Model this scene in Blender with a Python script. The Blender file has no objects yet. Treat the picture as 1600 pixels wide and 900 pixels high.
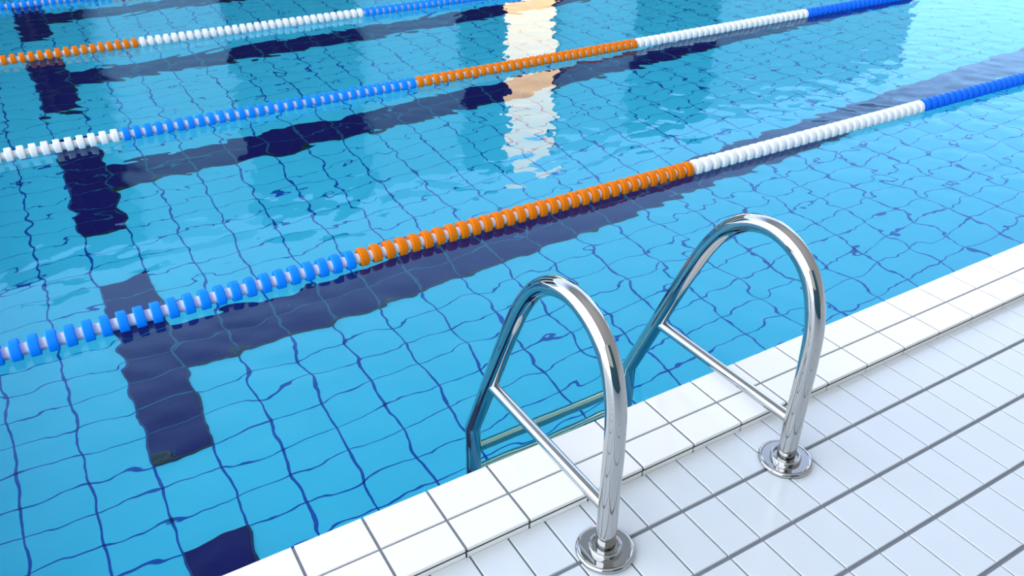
import bpy, bmesh, math, random
import numpy as np
from mathutils import Matrix, Vector

# ------------------------------------------------------------------ camera, sky, exposure
S = 0.225                      # metres per layout unit (one coping tile pitch)
scn = bpy.context.scene
COL = scn.collection
scn.view_settings.view_transform = 'Standard'
scn.view_settings.look = 'None'
scn.view_settings.exposure = 0.0
scn.view_settings.gamma = 1.0
scn.view_settings.use_curve_mapping = False

def rot(a, b, c):
    return (Matrix.Rotation(a, 4, 'Z') @ Matrix.Rotation(b, 4, 'X') @ Matrix.Rotation(c, 4, 'Z'))

cam_data = bpy.data.cameras.new('camera')
cam = bpy.data.objects.new('camera', cam_data)
COL.objects.link(cam)
cam.matrix_world = Matrix.Translation((-2.3117 * S, -7.4301 * S, 8.9487 * S)) @ rot(-0.5325, 1.0185, -0.0035)
cam_data.sensor_width = 36.0
cam_data.lens = 1286.98 / 1600 * 36
cam_data.clip_start = 0.05
cam_data.clip_end = 400
cam_data.dof.use_dof = True
cam_data.dof.focus_distance = 14.0 * S
cam_data.dof.aperture_fstop = 8.0
scn.camera = cam

world = bpy.data.worlds.new('sky')
scn.world = world
world.use_nodes = True
wn, wl = world.node_tree.nodes, world.node_tree.links
wn.clear()
w_out = wn.new('ShaderNodeOutputWorld')
w_bg = wn.new('ShaderNodeBackground')
w_tc = wn.new('ShaderNodeTexCoord')
w_sep = wn.new('ShaderNodeSeparateXYZ')
wl.new(w_tc.outputs['Generated'], w_sep.inputs[0])

def sky_ramp(src, stops):
    r = wn.new('ShaderNodeValToRGB')
    wl.new(src, r.inputs[0])
    e = r.color_ramp.elements
    e[0].position, e[0].color = stops[0][0], (*stops[0][1], 1)
    e[1].position, e[1].color = stops[-1][0], (*stops[-1][1], 1)
    for p_, c_ in stops[1:-1]:
        q = e.new(p_)
        q.color = (*c_, 1)
    return r.outputs[0]

# darker sky over the pool, bright near the horizon; the open left side is bright all the way up
def tint(l, c=(0.92, 1.13, 1.62)):
    return tuple(0.5 * l * k for k in c)
w_front = sky_ramp(w_sep.outputs['Z'], [(0.0, tint(2.1)), (0.24, tint(1.95)), (0.32, tint(1.45)), (0.41, tint(1.35)), (0.51, tint(1.40)),
                                        (0.58, tint(1.10)), (0.66, tint(0.70)), (0.74, tint(0.40, (0.85, 1, 1.2))), (0.86, tint(0.42, (0.95, 1, 1.1))), (1.0, tint(0.6, (1, 1, 1.08)))])
w_rear = sky_ramp(w_sep.outputs['Z'], [(0.0, tint(0.45, (1, 1, 1.06))), (0.5, tint(0.42, (1, 1, 1.06))), (0.8, tint(0.5, (1, 1, 1.06))), (1.0, tint(0.6, (1, 1, 1.08)))])
w_back = wn.new('ShaderNodeMapRange')
w_back.interpolation_type = 'SMOOTHSTEP'
wl.new(w_sep.outputs['Y'], w_back.inputs['Value'])
w_back.inputs['From Min'].default_value = 0.30
w_back.inputs['From Max'].default_value = 0.15
w_fb = wn.new('ShaderNodeMix')
w_fb.data_type = 'RGBA'
wl.new(w_back.outputs[0], w_fb.inputs['Factor'])
wl.new(w_front, w_fb.inputs['A'])
wl.new(w_rear, w_fb.inputs['B'])
w_left = sky_ramp(w_sep.outputs['Z'], [(0.0, tint(2.9, (0.94, 1.04, 1.24))), (0.6, tint(3.2, (0.94, 1.04, 1.24))), (1.0, tint(2.2, (0.94, 1.04, 1.24)))])
w_side = wn.new('ShaderNodeMapRange')
w_side.interpolation_type = 'SMOOTHSTEP'
wl.new(w_sep.outputs['X'], w_side.inputs['Value'])
w_side.inputs['From Min'].default_value = -0.40
w_side.inputs['From Max'].default_value = -0.50
w_mix = wn.new('ShaderNodeMix')
w_mix.data_type = 'RGBA'
wl.new(w_side.outputs[0], w_mix.inputs['Factor'])
wl.new(w_fb.outputs['Result'], w_mix.inputs['A'])
wl.new(w_left, w_mix.inputs['B'])
wl.new(w_mix.outputs['Result'], w_bg.inputs[0])
wl.new(w_bg.outputs[0], w_out.inputs[0])
w_bg.inputs[1].default_value = 2.28

# ------------------------------------------------------------------ materials
def mat(name, color, rough=0.5, metal=0.0, spec=0.5, noise=0.0, scale=20.0, bump=0.0):
    m = bpy.data.materials.new(name)
    m.use_nodes = True
    nt = m.node_tree
    b = nt.nodes['Principled BSDF']
    b.inputs['Base Color'].default_value = (*color, 1)
    b.inputs['Roughness'].default_value = rough
    b.inputs['Metallic'].default_value = metal
    b.inputs['Specular IOR Level'].default_value = spec
    if noise or bump:
        tc = nt.nodes.new('ShaderNodeTexCoord')
        nz = nt.nodes.new('ShaderNodeTexNoise')
        nz.inputs['Scale'].default_value = scale
        nz.inputs['Detail'].default_value = 3
        nt.links.new(tc.outputs['Object'], nz.inputs['Vector'])
        if noise:
            mx = nt.nodes.new('ShaderNodeMix')
            mx.data_type = 'RGBA'
            mx.inputs['A'].default_value = (*[min(1, c * (1 + noise)) for c in color], 1)
            mx.inputs['B'].default_value = (*[c * (1 - noise) for c in color], 1)
            nt.links.new(nz.outputs['Fac'], mx.inputs['Factor'])
            nt.links.new(mx.outputs['Result'], b.inputs['Base Color'])
        if bump:
            bp = nt.nodes.new('ShaderNodeBump')
            bp.inputs['Strength'].default_value = bump
            bp.inputs['Distance'].default_value = 0.002
            nt.links.new(nz.outputs['Fac'], bp.inputs['Height'])
            nt.links.new(bp.outputs['Normal'], b.inputs['Normal'])
    return m

def emit(name, color, strength):
    m = bpy.data.materials.new(name)
    m.use_nodes = True
    nt = m.node_tree
    nt.nodes.clear()
    o = nt.nodes.new('ShaderNodeOutputMaterial')
    e = nt.nodes.new('ShaderNodeEmission')
    e.inputs[0].default_value = (*color, 1)
    e.inputs[1].default_value = strength
    nt.links.new(e.outputs[0], o.inputs[0])
    return m

M = {}
M['coping_tile'] = mat('glazed_white_coping_tile', (0.86, 0.845, 0.79), 0.15, spec=0.6, noise=0.02, scale=6)
M['deck_tile'] = mat('glazed_white_deck_tile', (0.635, 0.675, 0.68), 0.15, spec=0.6, noise=0.03, scale=7)
M['grout'] = mat('grey_grout', (0.20, 0.215, 0.24), 0.8, noise=0.15, scale=60)
M['gap'] = mat('dark_joint_and_shade', (0.03, 0.035, 0.04), 0.8)  # coping joints, and the painted shade under the nosing
M['pool_tile'] = mat('blue_pool_tile', (0.075, 0.74, 0.985), 0.7, spec=0.0, noise=0.04, scale=3)
M['pool_grout'] = mat('deep_blue_pool_grout', (0.012, 0.11, 0.50), 0.8, spec=0.0)
M['navy_tile'] = mat('navy_lane_tile', (0.015, 0.014, 0.14), 0.7, spec=0.0, noise=0.1, scale=4)
M['navy_grout'] = mat('teal_lane_grout', (0.02, 0.13, 0.25), 0.8, spec=0.0)
M['chrome'] = mat('polished_stainless_steel', (0.49, 0.49, 0.475), 0.025, metal=1.0)
M['rung'] = mat('steel_painted_pool_reflection', (0.34, 0.56, 0.44), 0.06, metal=1.0)  # same steel as the rails, green pool reflection painted into its colour
M['lane_edge'] = mat('olive_lane_edging', (0.05, 0.075, 0.07), 0.8, spec=0.0)
M['blue_float'] = mat('bright_blue_plastic', (0.0, 0.24, 0.95), 0.45, spec=0.2)
M['deep_float'] = mat('deep_blue_plastic', (0.0, 0.15, 0.85), 0.45, spec=0.2)
M['orange_float'] = mat('orange_plastic', (0.74, 0.18, 0.0), 0.5, spec=0.15)
M['white_float'] = mat('white_plastic', (0.84, 0.87, 0.86), 0.35)
M['white_core'] = mat('white_rope_core', (0.74, 0.75, 0.80), 0.4)
M['facade'] = mat('pale_blue_plaster', (0.66, 0.84, 0.92), 0.8, noise=0.05, scale=0.6)
M['dark_glass'] = mat('dark_tinted_glass', (0.03, 0.03, 0.025), 0.5, spec=0.1)
M['frame'] = mat('dark_brown_frame', (0.05, 0.04, 0.035), 0.5)
M['warm'] = emit('warm_lit_pane', (1.0, 0.46, 0.21), 7.2)

wm = bpy.data.materials.new('clear_pool_water')
wm.use_nodes = True
nt = wm.node_tree
nt.nodes.clear()
o_ = nt.nodes.new('ShaderNodeOutputMaterial')
f_ = nt.nodes.new('ShaderNodeFresnel')
f_.inputs['IOR'].default_value = 1.33
r_ = nt.nodes.new('ShaderNodeBsdfRefraction')
r_.inputs['IOR'].default_value = 1.33
r_.inputs['Roughness'].default_value = 0.0
g_ = nt.nodes.new('ShaderNodeBsdfGlossy')
g_.inputs['Roughness'].default_value = 0.0
g_.inputs['Color'].default_value = (0.57, 0.88, 1.0, 1)     # slight blue cast of the mirrored light
t_ = nt.nodes.new('ShaderNodeTexCoord')
n_ = nt.nodes.new('ShaderNodeTexNoise')                     # finest wavelets on top of the modelled ripples
n_.inputs['Scale'].default_value = 11.0
n_.inputs['Detail'].default_value = 1.0
b_ = nt.nodes.new('ShaderNodeBump')
b_.inputs['Strength'].default_value = 1.0
b_.inputs['Distance'].default_value = 0.0009
nt.links.new(t_.outputs['Object'], n_.inputs['Vector'])
nt.links.new(n_.outputs['Fac'], b_.inputs['Height'])
nt.links.new(b_.outputs['Normal'], r_.inputs['Normal'])
nt.links.new(b_.outputs['Normal'], g_.inputs['Normal'])
m_ = nt.nodes.new('ShaderNodeMixShader')
nt.links.new(f_.outputs[0], m_.inputs[0])
nt.links.new(r_.outputs[0], m_.inputs[1])
nt.links.new(g_.outputs[0], m_.inputs[2])
nt.links.new(m_.outputs[0], o_.inputs[0])
M['water'] = wm

# ------------------------------------------------------------------ mesh helpers (layout units in, metres out)
class MB:
    """collects faces in layout units, builds one mesh object"""
    def __init__(self):
        self.v, self.f, self.m, self.s = [], [], [], []
    def face(self, pts, mi=0, smooth=False):
        n = len(self.v)
        self.v += [tuple(p) for p in pts]
        self.f.append(tuple(range(n, n + len(pts))))
        self.m.append(mi)
        self.s.append(smooth)
    def box(self, x0, x1, y0, y1, z0, z1, mi=0, bottom=True):
        a = [(x0, y0, z0), (x1, y0, z0), (x1, y1, z0), (x0, y1, z0), (x0, y0, z1), (x1, y0, z1), (x1, y1, z1), (x0, y1, z1)]
        n = len(self.v)
        self.v += a
        fs = [(4, 5, 6, 7), (0, 1, 5, 4), (1, 2, 6, 5), (2, 3, 7, 6), (3, 0, 4, 7)]
        if bottom:
            fs.append((3, 2, 1, 0))
        for f in fs:
            self.f.append(tuple(n + k for k in f))
            self.m.append(mi)
            self.s.append(False)
    def tile(self, x0, x1, y0, y1, z0, z1, b, mi=0):
        """open-bottomed slab with a chamfered upper edge"""
        n = len(self.v)
        rings = [[(x0, y0, z0), (x1, y0, z0), (x1, y1, z0), (x0, y1, z0)],
                 [(x0, y0, z1 - b), (x1, y0, z1 - b), (x1, y1, z1 - b), (x0, y1, z1 - b)],
                 [(x0 + b, y0 + b, z1), (x1 - b, y0 + b, z1), (x1 - b, y1 - b, z1), (x0 + b, y1 - b, z1)]]
        for r in rings:
            self.v += r
        for k in range(2):
            for i in range(4):
                j = (i + 1) % 4
                self.f.append((n + 4 * k + i, n + 4 * k + j, n + 4 * k + 4 + j, n + 4 * k + 4 + i))
                self.m.append(mi)
                self.s.append(False)
        self.f.append((n + 8, n + 9, n + 10, n + 11))
        self.m.append(mi)
        self.s.append(False)
    def tube(self, path, r, seg=32, caps=True, mi=0):
        """round bar swept along a polyline (parallel-transported rings)"""
        P = [Vector(p) for p in path]
        T = []
        for i in range(len(P)):
            a = (P[i] - P[i - 1]).normalized() if i else (P[1] - P[0]).normalized()
            b = (P[i + 1] - P[i]).normalized() if i < len(P) - 1 else a
            T.append((a + b).normalized())
        up = Vector((1, 0, 0)) if abs(T[0].x) < 0.9 else Vector((0, 0, 1))
        u = (up - T[0] * up.dot(T[0])).normalized()
        n0 = len(self.v)
        for i, p in enumerate(P):
            u = (u - T[i] * u.dot(T[i])).normalized()
            w = T[i].cross(u)
            if 0 < i < len(P) - 1:
                a = (P[i] - P[i - 1]).normalized()
                k = 1 / max(0.3, a.dot(T[i]))
            else:
                k = 1
            for s in range(seg):
                t = 2 * math.pi * s / seg
                # stretch mitred rings in the bend plane (bends lie in the plane across u)
                self.v.append(tuple(p + u * (r * math.cos(t)) + w * (r * math.sin(t) * k)))
        for i in range(len(P) - 1):
            for s in range(seg):
                q = (s + 1) % seg
                self.f.append((n0 + i * seg + s, n0 + i * seg + q, n0 + (i + 1) * seg + q, n0 + (i + 1) * seg + s))
                self.m.append(mi)
                self.s.append(True)
        if caps:
            self.f.append(tuple(n0 + s for s in reversed(range(seg))))
            self.f.append(tuple(n0 + (len(P) - 1) * seg + s for s in range(seg)))
            self.m += [mi, mi]
            self.s += [False, False]
    def lathe(self, prof, seg=48, axis='z', mi=0, c=(0, 0, 0)):
        """profile of (radius, height) pairs turned round an axis"""
        n0 = len(self.v)
        for r, h in prof:
            for s in range(seg):
                t = 2 * math.pi * s / seg
                a, b = r * math.cos(t), r * math.sin(t)
                p = (a, b, h) if axis == 'z' else (h, a, b)
                self.v.append((p[0] + c[0], p[1] + c[1], p[2] + c[2]))
        for i in range(len(prof) - 1):
            for s in range(seg):
                q = (s + 1) % seg
                self.f.append((n0 + i * seg + s, n0 + i * seg + q, n0 + (i + 1) * seg + q, n0 + (i + 1) * seg + s))
                self.m.append(mi)
                self.s.append(True)
    def build(self, name, mats, parent=None, loc=(0, 0, 0), sharp=None):
        me = bpy.data.meshes.new(name)
        me.from_pydata([(x * S, y * S, z * S) for x, y, z in self.v], [], self.f)
        for m in (mats if isinstance(mats, (list, tuple)) else [mats]):
            me.materials.append(m)
        me.polygons.foreach_set('material_index', self.m)
        me.polygons.foreach_set('use_smooth', self.s)
        me.update()
        if sharp is not None:
            me.set_sharp_from_angle(angle=math.radians(sharp))
        o = bpy.data.objects.new(name, me)
        COL.objects.link(o)
        o.location = [c * S for c in loc]
        if parent:
            o.parent = parent
        return o

def tag(o, label=None, cat=None, group=None, kind=None):
    for k, v in (('label', label), ('category', cat), ('group', group), ('kind', kind)):
        if v:
            o[k] = v
    return o

def empty(name, loc):
    o = bpy.data.objects.new(name, None)
    COL.objects.link(o)
    o.empty_display_size = 0.1
    o.location = [c * S for c in loc]
    return o

# ------------------------------------------------------------------ levels
WATER = -0.62
BED = -10.0
EDGE = 0.65                    # pool-side lip of the coping
STEP = 0.173                   # coping stands this much above the deck
TX0, TW = -2.30, 1.53          # pool-floor tile columns
TY0, TH = 10.98, 1.01          # pool-floor tile rows
X_MIN, X_MAX, Y_FAR = TX0 - 6 * TW, TX0 + 62 * TW, TY0 + 47 * TH

# ------------------------------------------------------------------ pool shell
def bed_tile_kind(i, j):
    """navy tiles of the T-shaped lane markings; i column, j row"""
    r = (j + 0) % 11
    if i == 0 and 0 <= r < 8:
        return 1
    if i >= 1 and r in (3, 4):
        return 1
    return 0

bed = MB()
gx, gy = 0.035, 0.022          # half joint widths
for i in range(-6, 62):
    for j in range(-11, 47):
        x0, x1 = TX0 + i * TW, TX0 + (i + 1) * TW
        y0, y1 = TY0 + j * TH, TY0 + (j + 1) * TH
        if y1 < EDGE:
            continue
        if bed_tile_kind(i, j):
            continue
        bed.face([(x0 + gx, y0 + gy, BED), (x1 - gx, y0 + gy, BED), (x1 - gx, y1 - gy, BED), (x0 + gx, y1 - gy, BED)], 0)
        # joints to the right of and above this tile
        bed.face([(x1 - gx, y0 - gy, BED), (x1 + gx, y0 - gy, BED), (x1 + gx, y1 - gy, BED), (x1 - gx, y1 - gy, BED)], 1)
        bed.face([(x0 - gx, y1 - gy, BED), (x1 - gx, y1 - gy, BED), (x1 - gx, y1 + gy, BED), (x0 - gx, y1 + gy, BED)], 1)
# backing just below the joints so no gap stays open
bed.face([(X_MIN, EDGE - 0.3, BED - 0.02), (X_MAX, EDGE - 0.3, BED - 0.02), (X_MAX, Y_FAR, BED - 0.02), (X_MIN, Y_FAR, BED - 0.02)], 1)
tag(bed.build('pool_floor', [M['pool_tile'], M['pool_grout']]), kind='structure')

def lane_marking(k, label):
    """raised T of navy tiles on the pool floor: cross bar, then the long line"""
    b = MB()
    j0 = 11 * k
    z0, z1 = BED - 0.01, BED + 0.13
    cells = [(0, j0 + r) for r in range(8)] + [(i, j0 + r) for i in range(1, 61) for r in (3, 4)]
    for i, j in cells:
        x0, x1 = TX0 + i * TW, TX0 + (i + 1) * TW
        y0, y1 = TY0 + j * TH, TY0 + (j + 1) * TH
        if y1 < EDGE + 0.1:
            continue
        y0 = max(y0, EDGE + 0.05)
        b.tile(x0 + gx, x1 - gx, y0 + gy, y1 - gy, z0, z1, 0.02, 0)
    # bed of grout that shows between the tiles, two plain slabs
    zt = z1 - 0.012
    ya = max(TY0 + j0 * TH, EDGE + 0.05)
    b.box(TX0 + gx * 1.2, TX0 + TW - gx * 1.2, ya + gy * 1.2, TY0 + (j0 + 8) * TH - gy * 1.2, z0, zt, 1, bottom=False)
    b.box(TX0 + TW * 0.9, TX0 + 61 * TW - gx * 1.2, TY0 + (j0 + 3) * TH + gy * 1.2, TY0 + (j0 + 5) * TH - gy * 1.2, z0, zt, 1, bottom=False)
    # olive edging that frames the raised tiles
    e = 0.022
    b.box(TX0 + gx - e, TX0 + TW - gx + e, ya + gy - e, TY0 + (j0 + 8) * TH - gy + e, z0, z1 - 0.03, 2, bottom=False)
    b.box(TX0 + TW * 0.9, TX0 + 61 * TW - gx + e, TY0 + (j0 + 3) * TH + gy - e, TY0 + (j0 + 5) * TH - gy + e, z0, z1 - 0.03, 2, bottom=False)
    o = b.build('lane_marking', [M['navy_tile'], M['navy_grout'], M['lane_edge']])
    return tag(o, label, 'lane marking', 'navy lane markings on the pool floor')

lane_marking(-1, 'navy lane marking on the pool floor right under the white coping edge')
lane_marking(0, 'navy T-shaped lane marking on the pool floor under the nearest lane rope')
lane_marking(1, 'navy T-shaped lane marking on the pool floor between nearest and second lane rope')
lane_marking(2, 'navy T-shaped lane marking on the pool floor just beyond the second lane rope')
lane_marking(3, 'farthest navy T-shaped lane marking in the top left of the photo')

w_ = MB()
w_.box(X_MIN, X_MAX, EDGE - 0.55, EDGE - 0.02, BED - 0.1, -0.02)
tag(w_.build('wall_near', M['pool_tile']), kind='structure')
w_ = MB()
w_.box(X_MIN - 0.5, X_MIN, EDGE - 0.55, Y_FAR, BED - 0.1, 0.0)
tag(w_.build('wall_left', M['pool_tile']), kind='structure')
w_ = MB()
w_.box(X_MAX, X_MAX + 0.5, EDGE - 0.55, Y_FAR, BED - 0.1, 0.0)
tag(w_.build('wall_right', M['pool_tile']), kind='structure')
w_ = MB()
w_.box(X_MIN - 0.5, X_MAX + 0.5, Y_FAR, Y_FAR + 0.5, BED - 0.1, 0.0)
tag(w_.build('wall_back', M['pool_tile']), kind='structure')

# ------------------------------------------------------------------ water with real ripples
def water():
    step = 0.11
    x0, x1, y0, y1 = X_MIN, X_MAX, EDGE - 0.02, Y_FAR
    nx, ny = 950, 820
    # denser near the viewer, coarser towards the far ends
    def spread(a, b, n, p):
        t = np.linspace(0, 1, n)
        return a + (b - a) * (0.55 * t + 0.45 * t ** p)
    xs, ys = spread(x0, x1, nx, 2.2), spread(y0, y1, ny, 2.0)
    X, Y = np.meshgrid(xs, ys)
    rng = np.random.default_rng(11)
    Z = np.zeros_like(X)
    n = 90
    lam = np.exp(rng.uniform(math.log(0.5), math.log(1.6), n))
    ang = rng.uniform(0, 2 * math.pi, n)
    ph = rng.uniform(0, 2 * math.pi, n)
    k = 2 * math.pi / lam
    wgt = 1.0 / (1 + (0.6 / lam) ** 2)
    slope = RIPPLE * math.sqrt(2) * wgt / math.sqrt((wgt ** 2).sum())
    wx = X + 0.35 * np.sin(0.7 * Y + 1.3) + 0.25 * np.sin(0.45 * X + 0.9 * Y)
    wy = Y + 0.35 * np.sin(0.6 * X + 0.4) + 0.25 * np.sin(0.8 * X - 0.5 * Y)
    for i in range(n):
        Z += slope[i] / k[i] * np.sin(k[i] * (math.cos(ang[i]) * wx + math.sin(ang[i]) * wy) + ph[i])
    Z += WATER
    co = np.stack([X, Y, Z], -1).reshape(-1, 3) * S
    idx = np.arange(nx * ny).reshape(ny, nx)
    q = np.stack([idx[:-1, :-1], idx[:-1, 1:], idx[1:, 1:], idx[1:, :-1]], -1).reshape(-1, 4)
    me = bpy.data.meshes.new('pool_water')
    me.vertices.add(len(co))
    me.vertices.foreach_set('co', co.ravel())
    me.loops.add(q.size)
    me.loops.foreach_set('vertex_index', q.ravel())
    me.polygons.add(len(q))
    me.polygons.foreach_set('loop_start', np.arange(0, q.size, 4))
    me.polygons.foreach_set('use_smooth', np.ones(len(q), bool))
    me.materials.append(M['water'])
    me.update(calc_edges=True)
    me.validate()
    o = bpy.data.objects.new('pool_water', me)
    COL.objects.link(o)
    tag(o, 'clear rippled blue water filling the swimming pool', 'water', kind='stuff')

RIPPLE = 0.017
water()

# ------------------------------------------------------------------ deck and coping
deck = MB()
DW, DX0 = 0.6026, 3.4535       # deck tile pitch along the edge and phase
DR, DY1 = 0.9625, -1.4352      # deck row depth and first wide joint
hx, hy = 0.015, 0.032
for k in range(-1, 17):
    ya, yb = DY1 - DR * (k + 1), DY1 - DR * k
    if k == -1:
        yb = -0.55
    for j in range(-28, 75):
        x0 = DX0 + DW * j
        deck.tile(x0 + hx, x0 + DW - hx, ya + hy, yb - hy, -0.05, 0.0, 0.006, 0)
xa, xb = DX0 - 28 * DW, DX0 + 75 * DW
deck.box(xa, xb, DY1 - DR * 17, 0.3, -0.4, -0.036, 1)
tag(deck.build('floor', [M['deck_tile'], M['grout']]), kind='structure')

cop = MB()
for i in range(-13, 45):
    x0, x1 = i + 0.021, i + 1 - 0.021
    # top tiles: pool row and deck row
    cop.tile(x0, x1, 0.017, EDGE, STEP - 0.055, STEP, 0.008, 0)
    cop.tile(x0, x1, -0.583, -0.017, STEP - 0.055, STEP, 0.008, 0)
    # riser strip below the nosing
    cop.box(x0 - 0.004, x1 + 0.004, -0.578, -0.4, -0.02, STEP - 0.092, 0)
    cop.box(x0 - 0.004, x1 + 0.004, EDGE - 0.2, EDGE - 0.015, -0.5, STEP - 0.06, 0)
cop.box(-13, 45, -0.55, EDGE - 0.02, -0.02, STEP - 0.06, 2)
cop.box(-13, 45, -0.577, EDGE - 0.02, STEP - 0.092, STEP - 0.054, 2)     # solid black strip painting in the shade under the nosing
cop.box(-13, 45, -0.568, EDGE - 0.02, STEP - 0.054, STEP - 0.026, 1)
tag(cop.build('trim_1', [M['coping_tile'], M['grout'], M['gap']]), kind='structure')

# ------------------------------------------------------------------ pool ladder
LX, RX = 2.666, 6.08
RAIL_R = 0.138

def catmull(pts, n=14):
    P = [Vector(p) for p in pts]
    out = []
    for i in range(len(P) - 1):
        a, b, c, d = P[max(i - 1, 0)], P[i], P[i + 1], P[min(i + 2, len(P) - 1)]
        for k in range(n):
            t = k / n
            out.append(0.5 * ((2 * b) + (c - a) * t + (2 * a - 5 * b + 4 * c - d) * t * t + (3 * b - a - 3 * c + d) * t ** 3))
    out.append(P[-1])
    return out

ladder = empty('pool_ladder', (0.5 * (LX + RX), -1.452, 0))
tag(ladder, 'polished steel pool ladder with two arched handrails over the white coping', 'pool ladder')
OX, OY = 0.5 * (LX + RX), -1.452
for x in (LX, RX):
    arc = catmull([(x - OX, y - OY, z) for y, z in
                   ((-1.455, 0.9), (-1.462, 1.4), (-1.468, 1.95), (-1.43, 2.55), (-1.26, 3.08), (-0.95, 3.42), (-0.5, 3.575), (-0.02, 3.49),
                    (0.40, 3.20), (0.74, 2.76), (1.03, 2.22), (1.33, 1.6))], 10)
    path = [Vector((x - OX, -1.452 - OY, 0.02)), Vector((x - OX, -1.453 - OY, 0.45))] + arc
    path += [Vector((x - OX, 1.80 - OY, 0.58)), Vector((x - OX, 2.38 - OY, -0.66)), Vector((x - OX, 2.40 - OY, -1.6)), Vector((x - OX, 2.40 - OY, -4.6))]
    rb = MB()
    rb.tube(path, RAIL_R, 40)
    rail = rb.build('handrail', M['chrome'], ladder, sharp=40)
    fb = MB()
    R = 0.405
    prof = [(0.0, 0.0), (R - 0.015, 0.0)]
    for k in range(0, 13):                                   # rounded outer rim
        t = -math.pi / 2 + k / 12 * math.pi
        prof.append((R - 0.034 + 0.038 * math.cos(t), 0.044 + 0.044 * math.sin(t)))
    prof += [(R - 0.045, 0.084), (R - 0.055, 0.078), (0.232, 0.078), (0.232, 0.12)]
    for k in range(1, 9):                                    # rounded collar round the foot of the tube
        t = k / 8 * math.pi
        prof.append((0.207 + 0.025 * math.cos(t), 0.12 + 0.025 * math.sin(t)))
    prof += [(0.182, 0.105), (0.13, 0.105)]
    fb.lathe(prof, 64, c=(x - OX, 0, 0))
    fb.build('base_flange', M['chrome'], rail, sharp=28)
    cb = MB()
    cb.tube([(x - OX, 1.66 - OY, 0.745), (x - OX, 0.2 - OY, 0.765), (x - OX, -1.40 - OY, 0.79)], 0.092, 32)
    cb.build('crossbar', M['chrome'], ladder, sharp=40)
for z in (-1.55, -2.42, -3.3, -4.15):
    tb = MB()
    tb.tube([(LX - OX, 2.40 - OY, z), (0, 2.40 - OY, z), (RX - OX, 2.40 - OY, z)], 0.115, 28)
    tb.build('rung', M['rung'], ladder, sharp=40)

# ------------------------------------------------------------------ lane ropes
FLOAT_R, PITCH = 0.245, 0.328
float_mesh = {}
def float_proto(key):
    b = MB()
    R, h, c = FLOAT_R, 0.098, 0.032
    prof = [(0.10, -h + 0.012), (0.16, -h), (R - c, -h)]
    for k in range(1, 7):
        t = k / 6 * math.pi / 2
        prof.append((R - c + c * math.sin(t), -h + c - c * math.cos(t)))
    prof += [(r, -q) for r, q in reversed(prof)]
    b.lathe(prof, 36, axis='x')
    o = b.build('float', M[key], sharp=50)
    return o

def lane_rope(y, z, x_first, x_last, x_colour, first_key, label, n_parts=100):
    """x_colour: start of one colour run; runs of 31 floats in the order blue, orange, white"""
    root = empty('lane_rope', (x_first, y, z))
    tag(root, label, 'lane rope', 'floating lane ropes across the pool')
    cb = MB()
    cb.tube([(X_MIN - x_first + 0.02, 0, 0), ((x_last - x_first) / 2, 0, 0), (x_last - x_first + 0.4, 0, 0)], 0.128, 24)
    cb.build('rope_core', M['white_core'], root)
    order = ['blue', 'orange', 'white']
    s = order.index(first_key)
    n0 = math.ceil((X_MIN + 0.5 - x_colour) / PITCH)
    n_vis = math.ceil((x_first - x_colour) / PITCH)        # first float the photo shows
    n1 = math.floor((x_last - x_colour) / PITCH)
    rest = MB()
    rest_key = None
    count = 0
    for n in range(n0, n1 + 1):
        run = n // 31
        key = order[(s + run) % 3]
        mk = key + '_float'
        if key == 'blue' and x_colour + n * PITCH > 20:
            mk = 'deep_float'
        px = x_colour + (n + 0.5) * PITCH - x_first
        if n >= n_vis and count < n_parts:
            if mk not in float_mesh:
                o = float_mesh[mk] = float_proto(mk)
            else:
                o = float_mesh[mk].copy()
                COL.objects.link(o)
            o.parent = root
            o.location = (px * S, 0, 0)
            o['label'] = {'blue': 'bright blue ring float', 'orange': 'orange ring float', 'white': 'white ring float'}[key]
            count += 1
        else:
            R, h, c = FLOAT_R, 0.098, 0.032
            prof = [(0.12, -h), (R - c, -h), (R - c * 0.3, -h + c * 0.3), (R, -h + c), (R, h - c), (R - c * 0.3, h - c * 0.3), (R - c, h), (0.12, h)]
            ks = ['white_float', 'deep_float', 'orange_float', 'blue_float']
            rest.lathe(prof, 24, axis='x', mi=ks.index(mk), c=(px, 0, 0))
    if rest.v:
        o = rest.build('float', [M[k] for k in ('white_float', 'deep_float', 'orange_float', 'blue_float')], root)
        o['kind'] = 'stuff'
    return root

lane_rope(8.78, -0.53, -5.0, 31.0, 3.02, 'orange', 'nearest lane rope of blue, orange, white and deep blue ring floats')
lane_rope(19.98, -0.53, -4.8, 37.5, -0.42, 'blue', 'second lane rope from the coping, white floats at left then blue, orange, white')
lane_rope(31.05, -0.53, -4.4, 22.5, 1.97, 'white', 'third lane rope from the coping, orange floats at left then white and blue')
lane_rope(41.6, -0.53, -4.0, 8.0, 2.4, 'orange', 'farthest lane rope in the top left corner, blue floats')

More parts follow.
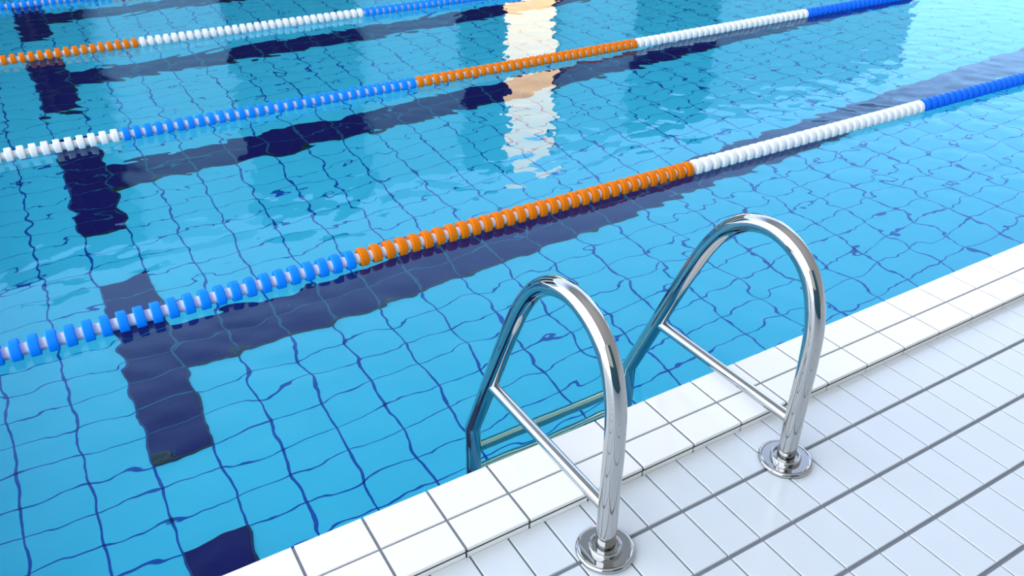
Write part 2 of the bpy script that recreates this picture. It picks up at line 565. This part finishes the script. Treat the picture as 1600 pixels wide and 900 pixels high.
# ------------------------------------------------------------------ far hall front mirrored in the water
YF = 60.0
TOP = 23.3
fac = MB()
fac.box(-40, 97.4, YF, YF + 3, -0.2, TOP)
tag(fac.build('wall_far', M['facade']), kind='structure')
bays = [(-28.4, -18.3), (-8.2, 1.9), (11.6, 22.0), (32.0, 36.3), (52.0, 63.0)]
for n, (a, b) in enumerate(bays):
    wb = MB()
    wb.box(a, b, YF - 0.3, YF + 0.2, 0.2, TOP + 0.3, 0)
    nb = max(1, round((b - a) / 3.4))
    for i in range(nb + 1):
        x = a + (b - a) * i / nb
        wb.box(x - 0.15, x + 0.15, YF - 0.55, YF - 0.2, 0.0, TOP + 0.3, 1)
    tag(wb.build('window_%d' % (n + 1), [M['dark_glass'], M['frame']]), kind='structure')
wb = MB()
wb.box(36.3, 42.3, YF - 0.35, YF + 0.2, 0.2, TOP + 0.3, 0)
wb.box(36.2, 36.5, YF - 0.6, YF - 0.2, 0.0, TOP + 0.3, 1)
wb.box(42.1, 42.4, YF - 0.6, YF - 0.2, 0.0, TOP + 0.3, 1)
tag(wb.build('window_6', [M['warm'], M['frame']]), kind='structure')
fd = MB()
fd.box(-45, 140, Y_FAR + 0.5, YF + 6, -1.0, -0.03)
tag(fd.build('terrace', M['deck_tile']), kind='structure')

# ------------------------------------------------------------------ building behind the viewer, mirrored in the chrome
M['teal_panel'] = mat('dark_teal_panel', (0.035, 0.10, 0.12), 0.7, spec=0.2, noise=0.08, scale=0.8)
M['beige_plaster'] = mat('beige_plaster', (0.62, 0.60, 0.44), 0.8, spec=0.1, noise=0.04, scale=0.8)
YB = -15.5
rb = MB()
rb.box(-11, 9, YB - 3, YB, -0.2, 14.5, 0)
rb.box(-8.5, 1.0, YB - 0.5, YB + 0.25, 6.0, 14.7, 1)
tag(rb.build('wall_rear', [M['teal_panel'], M['beige_plaster']]), kind='structure')
gb = MB()
gb.box(-60, 70, YB - 30, DY1 - DR * 17 - 0.02, -0.4, 0.0)
tag(gb.build('forecourt', M['deck_tile']), kind='structure')
